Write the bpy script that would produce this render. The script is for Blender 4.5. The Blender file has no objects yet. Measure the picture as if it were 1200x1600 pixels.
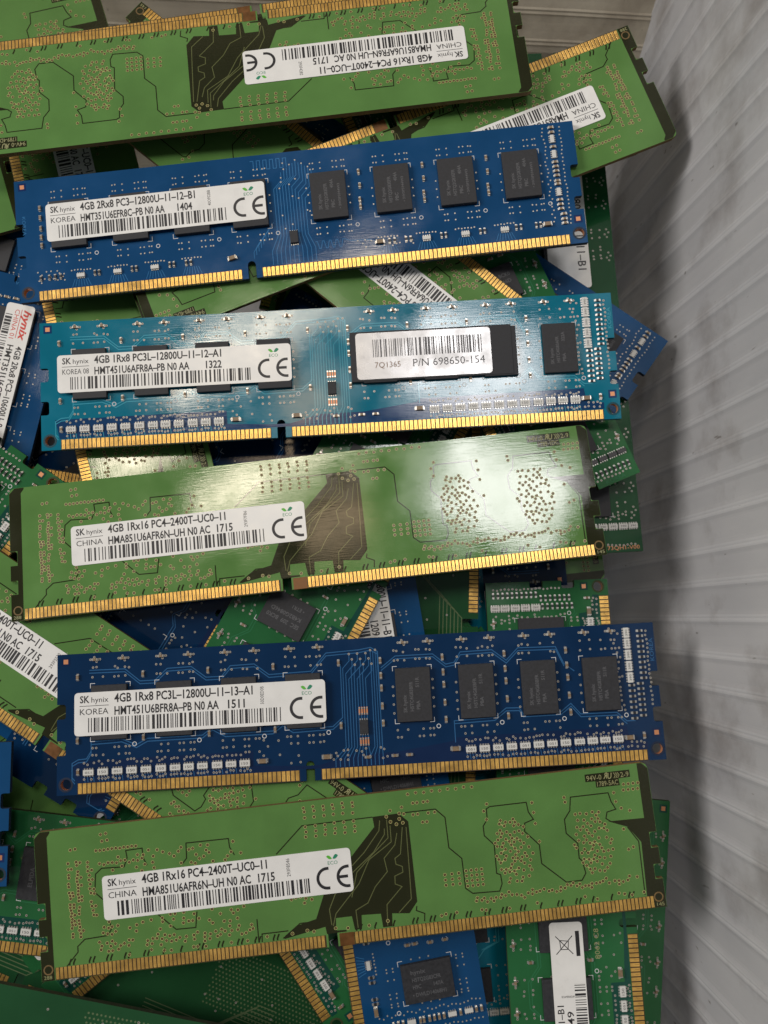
import bpy, math, random
from mathutils import Matrix, Vector, Euler
from mathutils.geometry import tessellate_polygon

# ---------------------------------------------------------------- camera, light, exposure
U = 0.001                                   # everything below is written in millimetres
sc = bpy.context.scene
COL = sc.collection

cam = bpy.data.cameras.new('camera')
cam.sensor_fit = 'HORIZONTAL'; cam.sensor_width = 36.0; cam.lens = 36.0
cam.clip_start = 0.005; cam.clip_end = 20.0
cam.dof.use_dof = True; cam.dof.focus_distance = 0.174; cam.dof.aperture_fstop = 26.0
camo = bpy.data.objects.new('camera', cam); COL.objects.link(camo)
camo.matrix_world = Matrix(((0.998971, -0.006179, -0.044937, 0.0),
                            (0.0, 0.990679, -0.136218, 0.0),
                            (0.045359, 0.136078, 0.989659, 174 * U),
                            (0, 0, 0, 1)))
sc.camera = camo

wd = bpy.data.worlds.new('World'); sc.world = wd; wd.use_nodes = True
bg = wd.node_tree.nodes['Background']
bg.inputs[0].default_value = (0.93, 0.96, 1.0, 1); bg.inputs[1].default_value = 0.10

def lamp(name, loc, target, size, watt, col):
    l = bpy.data.lights.new(name, 'AREA'); l.shape = 'RECTANGLE'
    l.size, l.size_y = size; l.energy = watt; l.color = col
    o = bpy.data.objects.new(name, l); COL.objects.link(o)
    o.location = loc
    d = Vector(target) - Vector(loc)
    o.rotation_euler = d.to_track_quat('-Z', 'Y').to_euler()
    return o
lamp('ceiling_lamp_cool', (0.112, 0.272, 0.92), (0, 0, 0), (0.19, 0.13), 1.75, (1.0, 0.97, 0.95))
lamp('ceiling_tube_warm', (-0.20, 0.335, 0.92), (0, 0.05, 0), (0.32, 0.05), 1.7, (1.0, 0.86, 0.68))
lamp('ceiling_lamp_far', (-0.125, 0.225, 0.92), (0, 0, 0), (0.10, 0.07), 0.12, (1.0, 0.74, 0.46))
lamp('side_fill', (-1.08, 0.30, 0.66), (0, 0.1, 0), (0.50, 0.50), 12.0, (1.0, 0.96, 0.91))  # unseen fill added to brighten the box walls and the boards

sc.view_settings.view_transform = 'Standard'; sc.view_settings.look = 'None'
sc.view_settings.gamma = 1.0; sc.view_settings.exposure = -0.08
sc.view_settings.use_curve_mapping = False

# ---------------------------------------------------------------- materials
def mat(name, col, rough=0.5, metal=0.0, spec=0.5, var=0.0, vscale=200.0, coat=0.0, bump=None, stain=None):
    m = bpy.data.materials.new(name); m.use_nodes = True
    nt = m.node_tree; b = nt.nodes['Principled BSDF']
    b.inputs['Base Color'].default_value = (*col, 1); b.inputs['Roughness'].default_value = rough
    b.inputs['Metallic'].default_value = metal; b.inputs['Specular IOR Level'].default_value = spec
    b.inputs['Coat Weight'].default_value = coat; b.inputs['Coat Roughness'].default_value = 0.15
    tc = nt.nodes.new('ShaderNodeTexCoord')
    if var:
        geo = nt.nodes.new('ShaderNodeNewGeometry')
        n = nt.nodes.new('ShaderNodeTexNoise'); n.inputs['Scale'].default_value = vscale
        n.inputs['Detail'].default_value = 5
        nt.links.new(geo.outputs['Position'], n.inputs['Vector'])
        r = nt.nodes.new('ShaderNodeMapRange')
        r.inputs['From Min'].default_value = 0.3; r.inputs['From Max'].default_value = 0.7
        r.inputs['To Min'].default_value = 1 - var; r.inputs['To Max'].default_value = 1 + var
        nt.links.new(n.outputs['Fac'], r.inputs['Value'])
        mx = nt.nodes.new('ShaderNodeMix'); mx.data_type = 'RGBA'; mx.blend_type = 'MULTIPLY'
        mx.inputs[0].default_value = 1.0
        mx.inputs[6].default_value = (*col, 1)
        nt.links.new(r.outputs['Result'], mx.inputs[7])
        nt.links.new(mx.outputs[2], b.inputs['Base Color'])
        rr = nt.nodes.new('ShaderNodeMapRange')
        rr.inputs['From Min'].default_value = 0.3; rr.inputs['From Max'].default_value = 0.7
        rr.inputs['To Min'].default_value = max(0.02, rough - 0.08); rr.inputs['To Max'].default_value = rough + 0.08
        nt.links.new(n.outputs['Fac'], rr.inputs['Value'])
        nt.links.new(rr.outputs['Result'], b.inputs['Roughness'])
    if bump:
        (sx, sy, sz), strength, dist = bump
        mp = nt.nodes.new('ShaderNodeMapping'); mp.inputs['Scale'].default_value = (sx, sy, sz)
        nt.links.new(tc.outputs['Object'], mp.inputs['Vector'])
        n2 = nt.nodes.new('ShaderNodeTexNoise'); n2.inputs['Scale'].default_value = 1.0
        n2.inputs['Detail'].default_value = 3
        nt.links.new(mp.outputs['Vector'], n2.inputs['Vector'])
        bp = nt.nodes.new('ShaderNodeBump'); bp.inputs['Strength'].default_value = strength
        bp.inputs['Distance'].default_value = dist
        nt.links.new(n2.outputs['Fac'], bp.inputs['Height'])
        nt.links.new(bp.outputs['Normal'], b.inputs['Normal'])
    return m

WEAVE = ((220, 3600, 200), 0.55, 0.000014)
def mask_set(tag, mask, gap, trace, edge, rough=0.11):
    return [mat(tag + ' mask', mask, rough, 0, 0.5, 0.10, 90, 0.0, WEAVE),
            mat(tag + ' bare gap', gap, rough, 0, 0.5, 0.10, 90, 0.0, WEAVE),
            mat(tag + ' raised trace', trace, rough, 0, 0.5, 0.06, 90),
            mat(tag + ' laminate edge', edge, 0.7, 0, 0.3, 0.2, 900),
            HALO if tag.startswith('green back') else trace_halo(tag, trace), RING, HOLE, COPPER, SILK]
def trace_halo(tag, trace):
    return SILVERV
HALO = mat('via halo', (0.52, 0.50, 0.19), 0.4, 0, 0.5)
RING = mat('via ring', (0.018, 0.009, 0.004), 0.35, 0.0, 0.5)
HOLE = mat('via plug', (0.30, 0.18, 0.085), 0.4, 0.2, 0.5)
COPPER = mat('bare copper', (0.62, 0.27, 0.13), 0.4, 0.35, 0.5)
SILK = mat('white legend', (0.62, 0.64, 0.66), 0.6)
SILVERV = mat('via pad', (0.42, 0.40, 0.36), 0.35, 0.25)
GOLD = mat('gold plating', (0.86, 0.53, 0.145), 0.33, 0.68, 0.5, 0.22, 420)
GOLDB = mat('bare gold strip', (0.16, 0.068, 0.018), 0.45, 0.35, 0.5, 0.2, 700)
BLACK = mat('chip plastic', (0.028, 0.029, 0.034), 0.62, 0, 0.35, 0.25, 1600, 0, ((5200, 5200, 5200), 0.6, 0.00003))
GREYTXT = mat('chip marking', (0.085, 0.088, 0.098), 0.6)
PAPER = mat('sticker white', (0.80, 0.80, 0.79), 0.32, 0, 0.5, 0.03, 300)
SILPAPER = mat('sticker silver', (0.36, 0.36, 0.37), 0.28, 0.35, 0.5, 0.10, 260)
INK = mat('sticker ink', (0.018, 0.018, 0.022), 0.5)
INKG = mat('sticker grey ink', (0.10, 0.10, 0.11), 0.5)
INKBROWN = mat('sticker faded ink', (0.19, 0.105, 0.06), 0.5)
INKRED = mat('sticker red ink', (0.62, 0.05, 0.035), 0.5)
LEAF = mat('sticker green ink', (0.10, 0.45, 0.04), 0.5)
LEAFD = mat('sticker dark green ink', (0.015, 0.24, 0.13), 0.5)
TIN = mat('tin terminal', (0.62, 0.61, 0.58), 0.28, 0.75, 0.5)
CERAM = mat('capacitor ceramic', (0.22, 0.155, 0.095), 0.45, 0, 0.5, 0.2, 2000)
RESBLK = mat('resistor body', (0.022, 0.022, 0.026), 0.4)
ARRW = mat('array body', (0.62, 0.62, 0.60), 0.45)

S_GREEN = mask_set('green back', (0.100, 0.220, 0.059), (0.020, 0.022, 0.008), (0.125, 0.140, 0.055), (0.170, 0.110, 0.045))
S_NAVY = mask_set('navy', (0.003, 0.025, 0.080), (0.006, 0.020, 0.070), (0.030, 0.120, 0.280), (0.012, 0.020, 0.045))
S_TEAL = mask_set('teal', (0.004, 0.155, 0.240), (0.008, 0.045, 0.135), (0.050, 0.320, 0.440), (0.012, 0.065, 0.09))
S_BLUE = mask_set('blue', (0.007, 0.060, 0.170), (0.010, 0.028, 0.110), (0.040, 0.175, 0.390), (0.02, 0.035, 0.06))
S_SAMD = mask_set('shaded green', (0.010, 0.070, 0.026), (0.006, 0.040, 0.030), (0.02, 0.10, 0.045), (0.03, 0.04, 0.015))  # deep green darkened, the shade on the deep-lying board painted in
S_SAM = mask_set('deep green', (0.020, 0.120, 0.040), (0.008, 0.060, 0.044), (0.030, 0.165, 0.070), (0.04, 0.055, 0.02))
S_DARK = mask_set('dark green', (0.016, 0.075, 0.028), (0.008, 0.035, 0.018), (0.120, 0.170, 0.085), (0.03, 0.04, 0.02))
MASK, GAP, TRACE, EDGE, HAL, RNG, HOL, CU, SK = range(9)

# ---------------------------------------------------------------- mesh builder
_text = {}
def text_geo(s, bold=0.0, shear=0.0):
    key = (s, bold, shear)
    if key not in _text:
        c = bpy.data.curves.new('t', 'FONT'); c.body = s; c.size = 1.0
        c.resolution_u = 2; c.offset = bold; c.shear = shear
        o = bpy.data.objects.new('t', c); COL.objects.link(o)
        dg = bpy.context.evaluated_depsgraph_get()
        me = o.evaluated_get(dg).to_mesh()
        v = [(p.co.x, p.co.y) for p in me.vertices]; f = [tuple(p.vertices) for p in me.polygons]
        o.evaluated_get(dg).to_mesh_clear()
        bpy.data.objects.remove(o); bpy.data.curves.remove(c)
        _text[key] = (v, f)
    return _text[key]
def cap_height():
    v, _ = text_geo('H'); return max(p[1] for p in v) - min(p[1] for p in v)

class MB:
    def __init__(s): s.v = []; s.f = []; s.m = []
    def face(s, pts, m):
        i = len(s.v); s.v += pts; s.f.append(tuple(range(i, i + len(pts)))); s.m.append(m)
    def poly(s, pts, z, m):
        a = sum(pts[k][0] * pts[(k + 1) % len(pts)][1] - pts[(k + 1) % len(pts)][0] * pts[k][1] for k in range(len(pts)))
        if a < 0: pts = pts[::-1]
        s.face([(x, y, z) for x, y in pts], m)
    def rect(s, x0, y0, x1, y1, z, m): s.poly([(x0, y0), (x1, y0), (x1, y1), (x0, y1)], z, m)
    def slab(s, pts, z0, z1, m, ms=None):
        a = sum(pts[k][0] * pts[(k + 1) % len(pts)][1] - pts[(k + 1) % len(pts)][0] * pts[k][1] for k in range(len(pts)))
        if a < 0: pts = pts[::-1]
        s.poly(pts, z1, m)
        s.face([(x, y, z0) for x, y in pts[::-1]], m if ms is None else ms)
        for k in range(len(pts)):
            p, q = pts[k], pts[(k + 1) % len(pts)]
            s.face([(*p, z0), (*q, z0), (*q, z1), (*p, z1)], m if ms is None else ms)
    def box(s, cx, cy, sx, sy, z0, z1, m, ch=0.0, ang=0.0):
        c, n = math.cos(ang), math.sin(ang)
        def P(dx, dy): return (cx + dx * c - dy * n, cy + dx * n + dy * c)
        hx, hy = sx / 2, sy / 2
        b = [P(-hx, -hy), P(hx, -hy), P(hx, hy), P(-hx, hy)]
        if ch:
            t = [P(-hx + ch, -hy + ch), P(hx - ch, -hy + ch), P(hx - ch, hy - ch), P(-hx + ch, hy - ch)]
            zc = z1 - ch
        else: t = b; zc = z1
        s.poly(t, z1, m)
        s.face([(*p, z0) for p in b[::-1]], m)
        for k in range(4):
            p, q = b[k], b[(k + 1) % 4]
            s.face([(*p, z0), (*q, z0), (*q, zc), (*p, zc)], m)
            if ch:
                s.face([(*p, zc), (*q, zc), (*t[(k + 1) % 4], z1), (*t[k], z1)], m)
    def strip(s, path, w, z, m):
        n = len(path); L = []; R = []
        for i, p in enumerate(path):
            d = []
            if i > 0: d.append(Vector(p) - Vector(path[i - 1]))
            if i < n - 1: d.append(Vector(path[i + 1]) - Vector(p))
            d = [q.normalized() for q in d if q.length > 1e-6]
            if not d: continue
            t = sum(d, Vector((0, 0)));
            t = t.normalized() if t.length > 1e-6 else d[0]
            nn = Vector((-t.y, t.x)); k = 1.0
            if len(d) == 2:
                cs = abs(nn.dot(Vector((-d[0].y, d[0].x)))); k = 1 / max(cs, 0.5)
            o = nn * (w / 2 * k)
            L.append((p[0] + o.x, p[1] + o.y)); R.append((p[0] - o.x, p[1] - o.y))
        for i in range(len(L) - 1): s.poly([R[i], R[i + 1], L[i + 1], L[i]], z, m)
    def disc(s, x, y, r, z, m, n=8):
        s.poly([(x + r * math.cos(2 * math.pi * k / n + .3), y + r * math.sin(2 * math.pi * k / n + .3)) for k in range(n)], z, m)
    def ring(s, x, y, r0, r1, z, m, n=8, a0=0.3, a1=None):
        a1 = a0 + 2 * math.pi if a1 is None else a1
        for k in range(n):
            a = a0 + (a1 - a0) * k / n; b = a0 + (a1 - a0) * (k + 1) / n
            s.face([(x + r0 * math.cos(a), y + r0 * math.sin(a), z), (x + r1 * math.cos(a), y + r1 * math.sin(a), z),
                    (x + r1 * math.cos(b), y + r1 * math.sin(b), z), (x + r0 * math.cos(b), y + r0 * math.sin(b), z)], m)
    def text(s, t, x, y, w, h, z, m, ang=0.0, bold=0.0, shear=0.0, anchor='l', mirror=False):
        """text with its lower left (or centre) at x, y; w = width (None: natural), h = capital height"""
        v, f = text_geo(t, bold, shear)
        if not v: return
        x0 = min(p[0] for p in v); x1 = max(p[0] for p in v)
        k = h / cap_height(); kx = k if w is None else w / (x1 - x0)
        W = (x1 - x0) * kx
        c, n = math.cos(ang), math.sin(ang); i0 = len(s.v)
        for p in v:
            dx = (p[0] - x0) * kx; dy = p[1] * k
            if mirror: dx = W - dx
            if anchor == 'c': dx -= W / 2; dy -= h / 2
            s.v.append((x + dx * c - dy * n, y + dx * n + dy * c, z))
        for q in f:
            s.f.append(tuple(i0 + j for j in (q[::-1] if mirror else q))); s.m.append(m)
    def mesh(s, name, mats):
        me = bpy.data.meshes.new(name)
        me.from_pydata([(a * U, b * U, c * U) for a, b, c in s.v], [], s.f)
        for m in mats: me.materials.append(m)
        me.polygons.foreach_set('material_index', s.m)
        me.update()
        return me

def rounded(x0, y0, x1, y1, r, n=4):
    out = []
    for cx, cy, a in ((x1 - r, y0 + r, -90), (x1 - r, y1 - r, 0), (x0 + r, y1 - r, 90), (x0 + r, y0 + r, 180)):
        for k in range(n + 1):
            t = math.radians(a + 90 * k / n); out.append((cx + r * math.cos(t), cy + r * math.sin(t)))
    return out

# ---------------------------------------------------------------- objects
def tag(o, label, cat, group=None):
    o['label'] = label; o['category'] = cat
    if group: o['group'] = group
def part(name, me, parent, loc=(0, 0, 0), rz=0.0):
    o = bpy.data.objects.new(name, me); COL.objects.link(o); o.parent = parent
    o.location = (loc[0] * U, loc[1] * U, loc[2] * U); o.rotation_euler = (0, 0, rz)
    return o

# ---------------------------------------------------------------- the plastic box
def build_box():
    t = bpy.data.objects.new('storage_box', None); COL.objects.link(t)
    t.location = (0, 0, -0.130)
    tag(t, 'pale grey ribbed plastic box that the pile of circuit boards lies in', 'box')
    m = bpy.data.materials.new('box plastic'); m.use_nodes = True
    nt = m.node_tree; b = nt.nodes['Principled BSDF']
    geo = nt.nodes.new('ShaderNodeNewGeometry')
    def noise(scale, vec, detail=5, rough=0.55):
        mp = nt.nodes.new('ShaderNodeMapping'); mp.inputs['Scale'].default_value = vec
        nt.links.new(geo.outputs['Position'], mp.inputs['Vector'])
        n = nt.nodes.new('ShaderNodeTexNoise'); n.inputs['Scale'].default_value = scale
        n.inputs['Detail'].default_value = detail; n.inputs['Roughness'].default_value = rough
        nt.links.new(mp.outputs['Vector'], n.inputs['Vector']); return n
    def ramp(src, a, b_, ca, cb):
        r = nt.nodes.new('ShaderNodeValToRGB'); r.color_ramp.elements[0].position = a; r.color_ramp.elements[1].position = b_
        r.color_ramp.elements[0].color = (*ca, 1); r.color_ramp.elements[1].color = (*cb, 1)
        nt.links.new(src, r.inputs['Fac']); return r
    base = ramp(noise(38, (1, 1, 0.45)).outputs['Fac'], 0.30, 0.70, (0.57, 0.57, 0.59), (0.72, 0.715, 0.725))
    base.label = 'base'
    dirt = ramp(noise(42, (1, 1, 0.9), 6, 0.62).outputs['Fac'], 0.30, 0.52, (0.50, 0.46, 0.43), (1, 1, 1))
    scuff = ramp(noise(420, (1, 1, 0.35), 2).outputs['Fac'], 0.235, 0.275, (0.42, 0.39, 0.36), (1, 1, 1))
    prev = base.outputs['Color']
    for r in (dirt, scuff):
        mx = nt.nodes.new('ShaderNodeMix'); mx.data_type = 'RGBA'; mx.blend_type = 'MULTIPLY'; mx.inputs[0].default_value = 0.8
        nt.links.new(prev, mx.inputs[6]); nt.links.new(r.outputs['Color'], mx.inputs[7]); prev = mx.outputs[2]
    nt.links.new(prev, b.inputs['Base Color'])
    b.inputs['Roughness'].default_value = 0.5
    bp = nt.nodes.new('ShaderNodeBump'); bp.inputs['Strength'].default_value = 0.25; bp.inputs['Distance'].default_value = 0.0004
    nt.links.new(noise(260, (1, 1, 0.4)).outputs['Fac'], bp.inputs['Height']); nt.links.new(bp.outputs['Normal'], b.inputs['Normal'])

    tr = nt.nodes.new('ShaderNodeBsdfTranslucent'); nt.links.new(prev, tr.inputs['Color'])
    ms = nt.nodes.new('ShaderNodeMixShader'); ms.inputs[0].default_value = 0.42
    nt.links.new(b.outputs[0], ms.inputs[1]); nt.links.new(tr.outputs[0], ms.inputs[2])
    nt.links.new(ms.outputs[0], nt.nodes['Material Output'].inputs['Surface'])
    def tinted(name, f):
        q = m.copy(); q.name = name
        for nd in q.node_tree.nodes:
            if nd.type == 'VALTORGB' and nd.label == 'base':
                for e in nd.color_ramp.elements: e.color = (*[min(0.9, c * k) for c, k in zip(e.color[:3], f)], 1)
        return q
    rib = tinted('box rib', (1.13, 1.13, 1.13)); warm_lit = tinted('box end warm-lit plastic', (1.30, 1.17, 0.95))  # end wall is the same plastic, with warm light painted into its tint
    ZB, ZT, XW, YB = -130.0, 78.0, 82.0, 163.0
    rng = random.Random(5)
    # side wall: fluted panels between thin raised ribs; the ribs lean a little near the corner
    ribs = [-246.5 + 7.87 * k for k in range(0, 19)]
    ribs = [y for y in ribs if y < -100] + [-98.2, -90.6, -83.0, -73.0, -64.9, -56.2, -48.3, -39.9, -31.9, -23.8, -15.6, -8.3, -0.1, 7.9, 15.4, 23.6, 31.1, 38.3, 46.4, 54.0, 61.6, 69.6, 77.2, 84.6, 92.5, 99.8, 108.0, 116.0, 124.0, 132.0, 140.0, 148.0, 156.0, 164.0, 172.0, 180.0, 188.0, 196.0]
    YE = 205.0
    ribs = sorted(ribs)
    def lean(y): return 0.0 if y < 20 else -0.00105 * (y - 20) if y < 125 else -0.11 * max(0.0, (163 - y) / 38) if y < 163 else 0.0
    prof = []
    for i, y in enumerate(ribs):
        for d, h in ((-1.5, 0.0), (-0.8, 0.24), (-0.4, 0.28), (0.0, 0.19), (0.4, 0.28), (0.8, 0.24), (1.5, 0.0)):
            prof.append((y + d, h, lean(y)))
        if i < len(ribs) - 1:
            w = ribs[i + 1] - y
            for q in (0.25, 0.5, 0.75): prof.append((y + w * q, -0.10 * math.sin(math.pi * q), lean(y + w * q)))
    prof.append((YE, 0.0, 0.0))
    w = MB(); nz = 14
    zs = [ZB + (ZT - ZB) * k / nz for k in range(nz + 1)]
    grid = [[(XW - h + 0.25 * math.sin(z * 0.05 + y * 0.03), y + l * z if y < YE else y, z) for y, h, l in prof] for z in zs]
    for a in range(nz):
        for k in range(len(prof) - 1):
            w.face([grid[a][k], grid[a + 1][k], grid[a + 1][k + 1], grid[a][k + 1]], 1 if prof[k][1] > 0.185 and prof[k + 1][1] > 0.185 else 0)
    # outer skin so that the wall has thickness
    yo = prof[0][0]
    w.face([(XW + 3, yo, ZB), (XW + 3, YE, ZB), (XW + 3, YE, ZT), (XW + 3, yo, ZT)], 0)
    for k in range(len(prof) - 1):
        a, c = grid[nz][k], grid[nz][k + 1]
        w.face([a, (XW + 3, a[1], ZT), (XW + 3, c[1], ZT), c], 0)
    o = part('side_wall', w.mesh('side_wall', [m, rib]), t, (0, 0, 130))
    # end wall: the same sheet with its ribs lying flat
    prof = []
    z = ZB
    zr = [-129 + 7.3 * k for k in range(28)]
    for i, zz in enumerate(zr):
        for d, h in ((-0.9, 0.0), (-0.5, 0.18), (0.0, 0.05), (0.5, 0.18), (0.9, 0.0)): prof.append((zz + d, h))
        for q in (0.3, 0.6): prof.append((zz + 7.3 * q + 0.4, -0.08))
    w = MB(); xs = [-260, -200, -140, -90, -50, -10, 30, 60, XW + 0.6]
    g = [[(x, YB + 0.45 * max(zz + 22, 0) - 4.5 + 0.06 * min(zz + 22, 0) - h + 0.4 * math.sin(x * 0.04), zz - 0.012 * (x - 60)) for x in xs] for zz, h in prof]
    for a in range(len(prof) - 1):
        for k in range(len(xs) - 1): w.face([g[a][k], g[a][k + 1], g[a + 1][k + 1], g[a + 1][k]], 0)
    w.face([(-260, YB + 46, ZB), (-260, YB + 46, ZT - 5), (XW + 3, YB + 46, ZT - 5), (XW + 3, YB + 46, ZB)], 0)
    part('end_wall', w.mesh('end_wall', [warm_lit]), t, (0, 0, 130))
    w = MB(); w.slab([(-260, -260), (XW + 3, -260), (XW + 3, YB + 3), (-260, YB + 3)], -3, -0.02, 0)
    part('box_floor', w.mesh('box_floor', [m]), t, (0, 0, 0))
build_box()

# ---------------------------------------------------------------- small parts, one mesh each
def cap_mesh(name, body, l=1.15, w=0.60, h=0.45):
    b = MB()
    b.box(0, 0, l - 0.5, w * 0.94, 0.02, h * 0.95, 0, 0.04)
    for s in (-1, 1):
        b.box(s * (l / 2 - 0.125), 0, 0.25, w, 0.02, h, 1, 0.05)
        b.box(s * (l / 2 + 0.10), 0, 0.20, w * 0.9, 0.015, 0.12, 1, 0.04)
    return b.mesh(name, [body, TIN])
def array_mesh(name, l=2.25, w=1.3, body=None, txt='150', n=4):
    b = MB()
    b.box(0, 0, l, w, 0.03, 0.45, 0, 0.04)
    for k in range(n):
        x = (k - (n - 1) / 2) * l / n
        for s in (-1, 1): b.box(x, s * (w / 2 + 0.16), l / n * 0.55, 0.34, 0.015, 0.22, 1, 0.04)
    if txt: b.text(txt, 0, 0, l * 0.62, w * 0.42, 0.458, 2, anchor='c')
    return b.mesh(name, [body or ARRW, TIN, INK])
CAP = cap_mesh('capacitor', CERAM)
CAPL = cap_mesh('capacitor', CERAM, 1.9, 0.95, 0.7)
RES = cap_mesh('resistor', RESBLK, 1.15, 0.55, 0.36)
ARR = array_mesh('resistor_array')
ARRV = array_mesh('resistor_array', 2.25, 1.15, None, '390')
ARRS = array_mesh('resistor_array', 1.9, 0.85, None, '')
ARRD = array_mesh('resistor_array', 2.2, 1.0, RESBLK, '')

def chip_mesh(sx, sy):
    b = MB(); b.box(0, 0, sx, sy, 0.16, 1.12, 0, 0.07); b.box(0, 0, sx - 1, sy - 1, 0.02, 0.16, 0)
    return b.mesh('memory_chip', [BLACK])
CHIP_T = chip_mesh(7.7, 11.6); CHIP_B = chip_mesh(8.3, 11.4); CHIP_S = chip_mesh(8.6, 11.0)
def chip_text(lines, size=1.0):
    b = MB()
    for x, y, t, w, h in lines:
        b.text(t, x, y, w, h, 1.135, 0, math.pi / 2, anchor='c', bold=0.022)
    return b.mesh('lettering', [GREYTXT])
TX_M1 = chip_text([(-2.2, -1.6, 'SK hynix', 3.8, 0.75), (-0.7, -0.4, 'H5TQ2G83EFR', 6.4, 0.75), (0.8, -2.3, 'PBC', 1.9, 0.75), (0.8, 2.6, '404A', 2.2, 0.75), (2.4, -0.6, '• 3W3P5944W3', 6.2, 0.55)])
TX_M2 = chip_text([(-2.0, -1.9, 'SK hynix', 3.8, 0.7), (-0.6, -0.4, 'H5TC4G83AFR', 6.2, 0.7), (0.8, -2.3, 'PBA', 1.9, 0.7), (0.8, 2.6, '322A', 2.2, 0.7)])
TX_M4 = chip_text([(-2.0, -1.9, 'SK hynix', 3.8, 0.75), (-0.5, -0.4, 'H5TC4G83BFR', 6.4, 0.75), (0.9, -2.3, 'PBA', 1.9, 0.75), (0.9, 2.6, '511R', 2.2, 0.75)])
TX_H = chip_text([(-2.4, -1.9, 'hynix', 3.4, 0.85), (-0.8, -0.2, 'H5TQ2G83CFR', 6.6, 0.8), (0.7, -2.6, 'H9C', 1.9, 0.8), (0.7, 2.3, '147A', 2.2, 0.8), (2.4, 0, '• DWLD14068H1', 7.6, 0.8)])
TX_S = chip_text([(-1.6, 0.2, 'SEC  209  BCK0', 8.2, 0.9), (0.1, 0.2, 'K4B2G0846D', 7.6, 0.9), (2.2, -1.9, '• ETR1', 3.0, 0.8)])
TX_E = chip_text([(-1.6, -0.6, 'ELPIDA', 4.2, 0.9), (0.3, 0.2, 'ELH643BG', 6.4, 0.9), (2.4, -1.9, '• 2YX', 3.0, 0.8)])

def eeprom():
    b = MB(); b.box(0, 0, 1.9, 2.9, 0.05, 0.75, 0, 0.05)
    for k in range(4):
        for s in (-1, 1): b.box((k - 1.5) * 0.5, s * 1.62, 0.26, 0.36, 0.015, 0.16, 1, 0.03)
    return b.mesh('control_chip', [BLACK, TIN])
EEP = eeprom()
def padset():
    b = MB()
    for k in range(4):
        b.box((k - 1.5) * 0.56, 0, 0.34, 1.7, 0.015, 0.10, 0)
        b.box((k - 1.5) * 0.56, 0.62, 0.34, 0.3, 0.10, 0.2, 1); b.box((k - 1.5) * 0.56, -0.62, 0.34, 0.3, 0.10, 0.2, 1)
    return b.mesh('solder_pad_set', [COPPER, TIN])
PADS = padset()

# ---------------------------------------------------------------- boards
L = 133.35
def outline(H, n1, n2, depth, key, kw, kd, corner=0.0, left=None):
    """counter-clockwise outline with the key slot in the contact edge and two notches in each end"""
    p = [(0.0, 0.0)]
    p += [(key - kw / 2, 0.0), (key - kw / 2, kd - kw / 2)]
    for k in range(1, 6):
        a = math.pi - math.pi * k / 6; p.append((key + kw / 2 * math.cos(a), kd - kw / 2 + kw / 2 * math.sin(a)))
    p += [(key + kw / 2, kd - kw / 2), (key + kw / 2, 0.0), (L, 0.0)]
    def notch(y0, y1, s):
        r = 0.5; q = [(0, y0), (depth - r, y0), (depth - 0.15, y0 + 0.15), (depth, y0 + r), (depth, y1 - r), (depth - 0.15, y1 - 0.15), (depth - r, y1), (0, y1)]
        return [(L - x, y) for x, y in q] if s > 0 else [(x, y) for x, y in q[::-1]]
    p += notch(*n2, 1) + notch(*n1, 1)
    c = corner
    if c: p += [(L, H - c), (L - c * 0.3, H - c * 0.3), (L - c, H), (c, H), (c * 0.3, H - c * 0.3), (0, H - c)]
    else: p += [(L, H), (0, H)]
    p += notch(*n1, -1) + notch(*n2, -1)
    return p

def board_body(b, pts, holes, th=1.27):
    rings = [[Vector((x, y, 0)) for x, y in pts]]
    for hx, hy, r in holes:
        rings.append([Vector((hx + r * math.cos(-2 * math.pi * k / 14), hy + r * math.sin(-2 * math.pi * k / 14), 0)) for k in range(14)])
    flat = [v for r in rings for v in r]
    for tri in tessellate_polygon(rings):
        q = [flat[i] for i in tri]
        if (q[1] - q[0]).cross(q[2] - q[0]).z < 0: q = q[::-1]
        b.face([(v.x, v.y, 0.0) for v in q], MASK)
        b.face([(v.x, v.y, -th) for v in q[::-1]], MASK)
    for ri, r in enumerate(rings):
        n = len(r)
        for k in range(n):
            p, q = r[k], r[(k + 1) % n]
            b.face([(p.x, p.y, -th), (q.x, q.y, -th), (q.x, q.y, 0), (p.x, p.y, 0)], EDGE if ri == 0 else CU)

class Vias:
    def __init__(s, b, style): s.b = b; s.pts = []; s.style = style; s.n = 0
    def add(s, x, y, mind=0.60):
        for q in s.pts:
            if (q[0] - x) ** 2 + (q[1] - y) ** 2 < mind * mind: return
        s.pts.append((x, y)); z = 0.034 + (s.n % 14) * 0.0022; s.n += 1
        b = s.b
        if s.style == 'gold':
            b.ring(x, y, 0.29, 0.38, z, HAL, 8); b.ring(x, y, 0.12, 0.29, z, RNG, 8); b.disc(x, y, 0.12, z, HOL, 6)
        elif s.style == 'dot':
            b.disc(x, y, 0.20, z, HAL, 6)
        else:
            b.ring(x, y, 0.12, 0.26, z, HAL, 8); b.disc(x, y, 0.12, z, RNG, 6)

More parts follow.
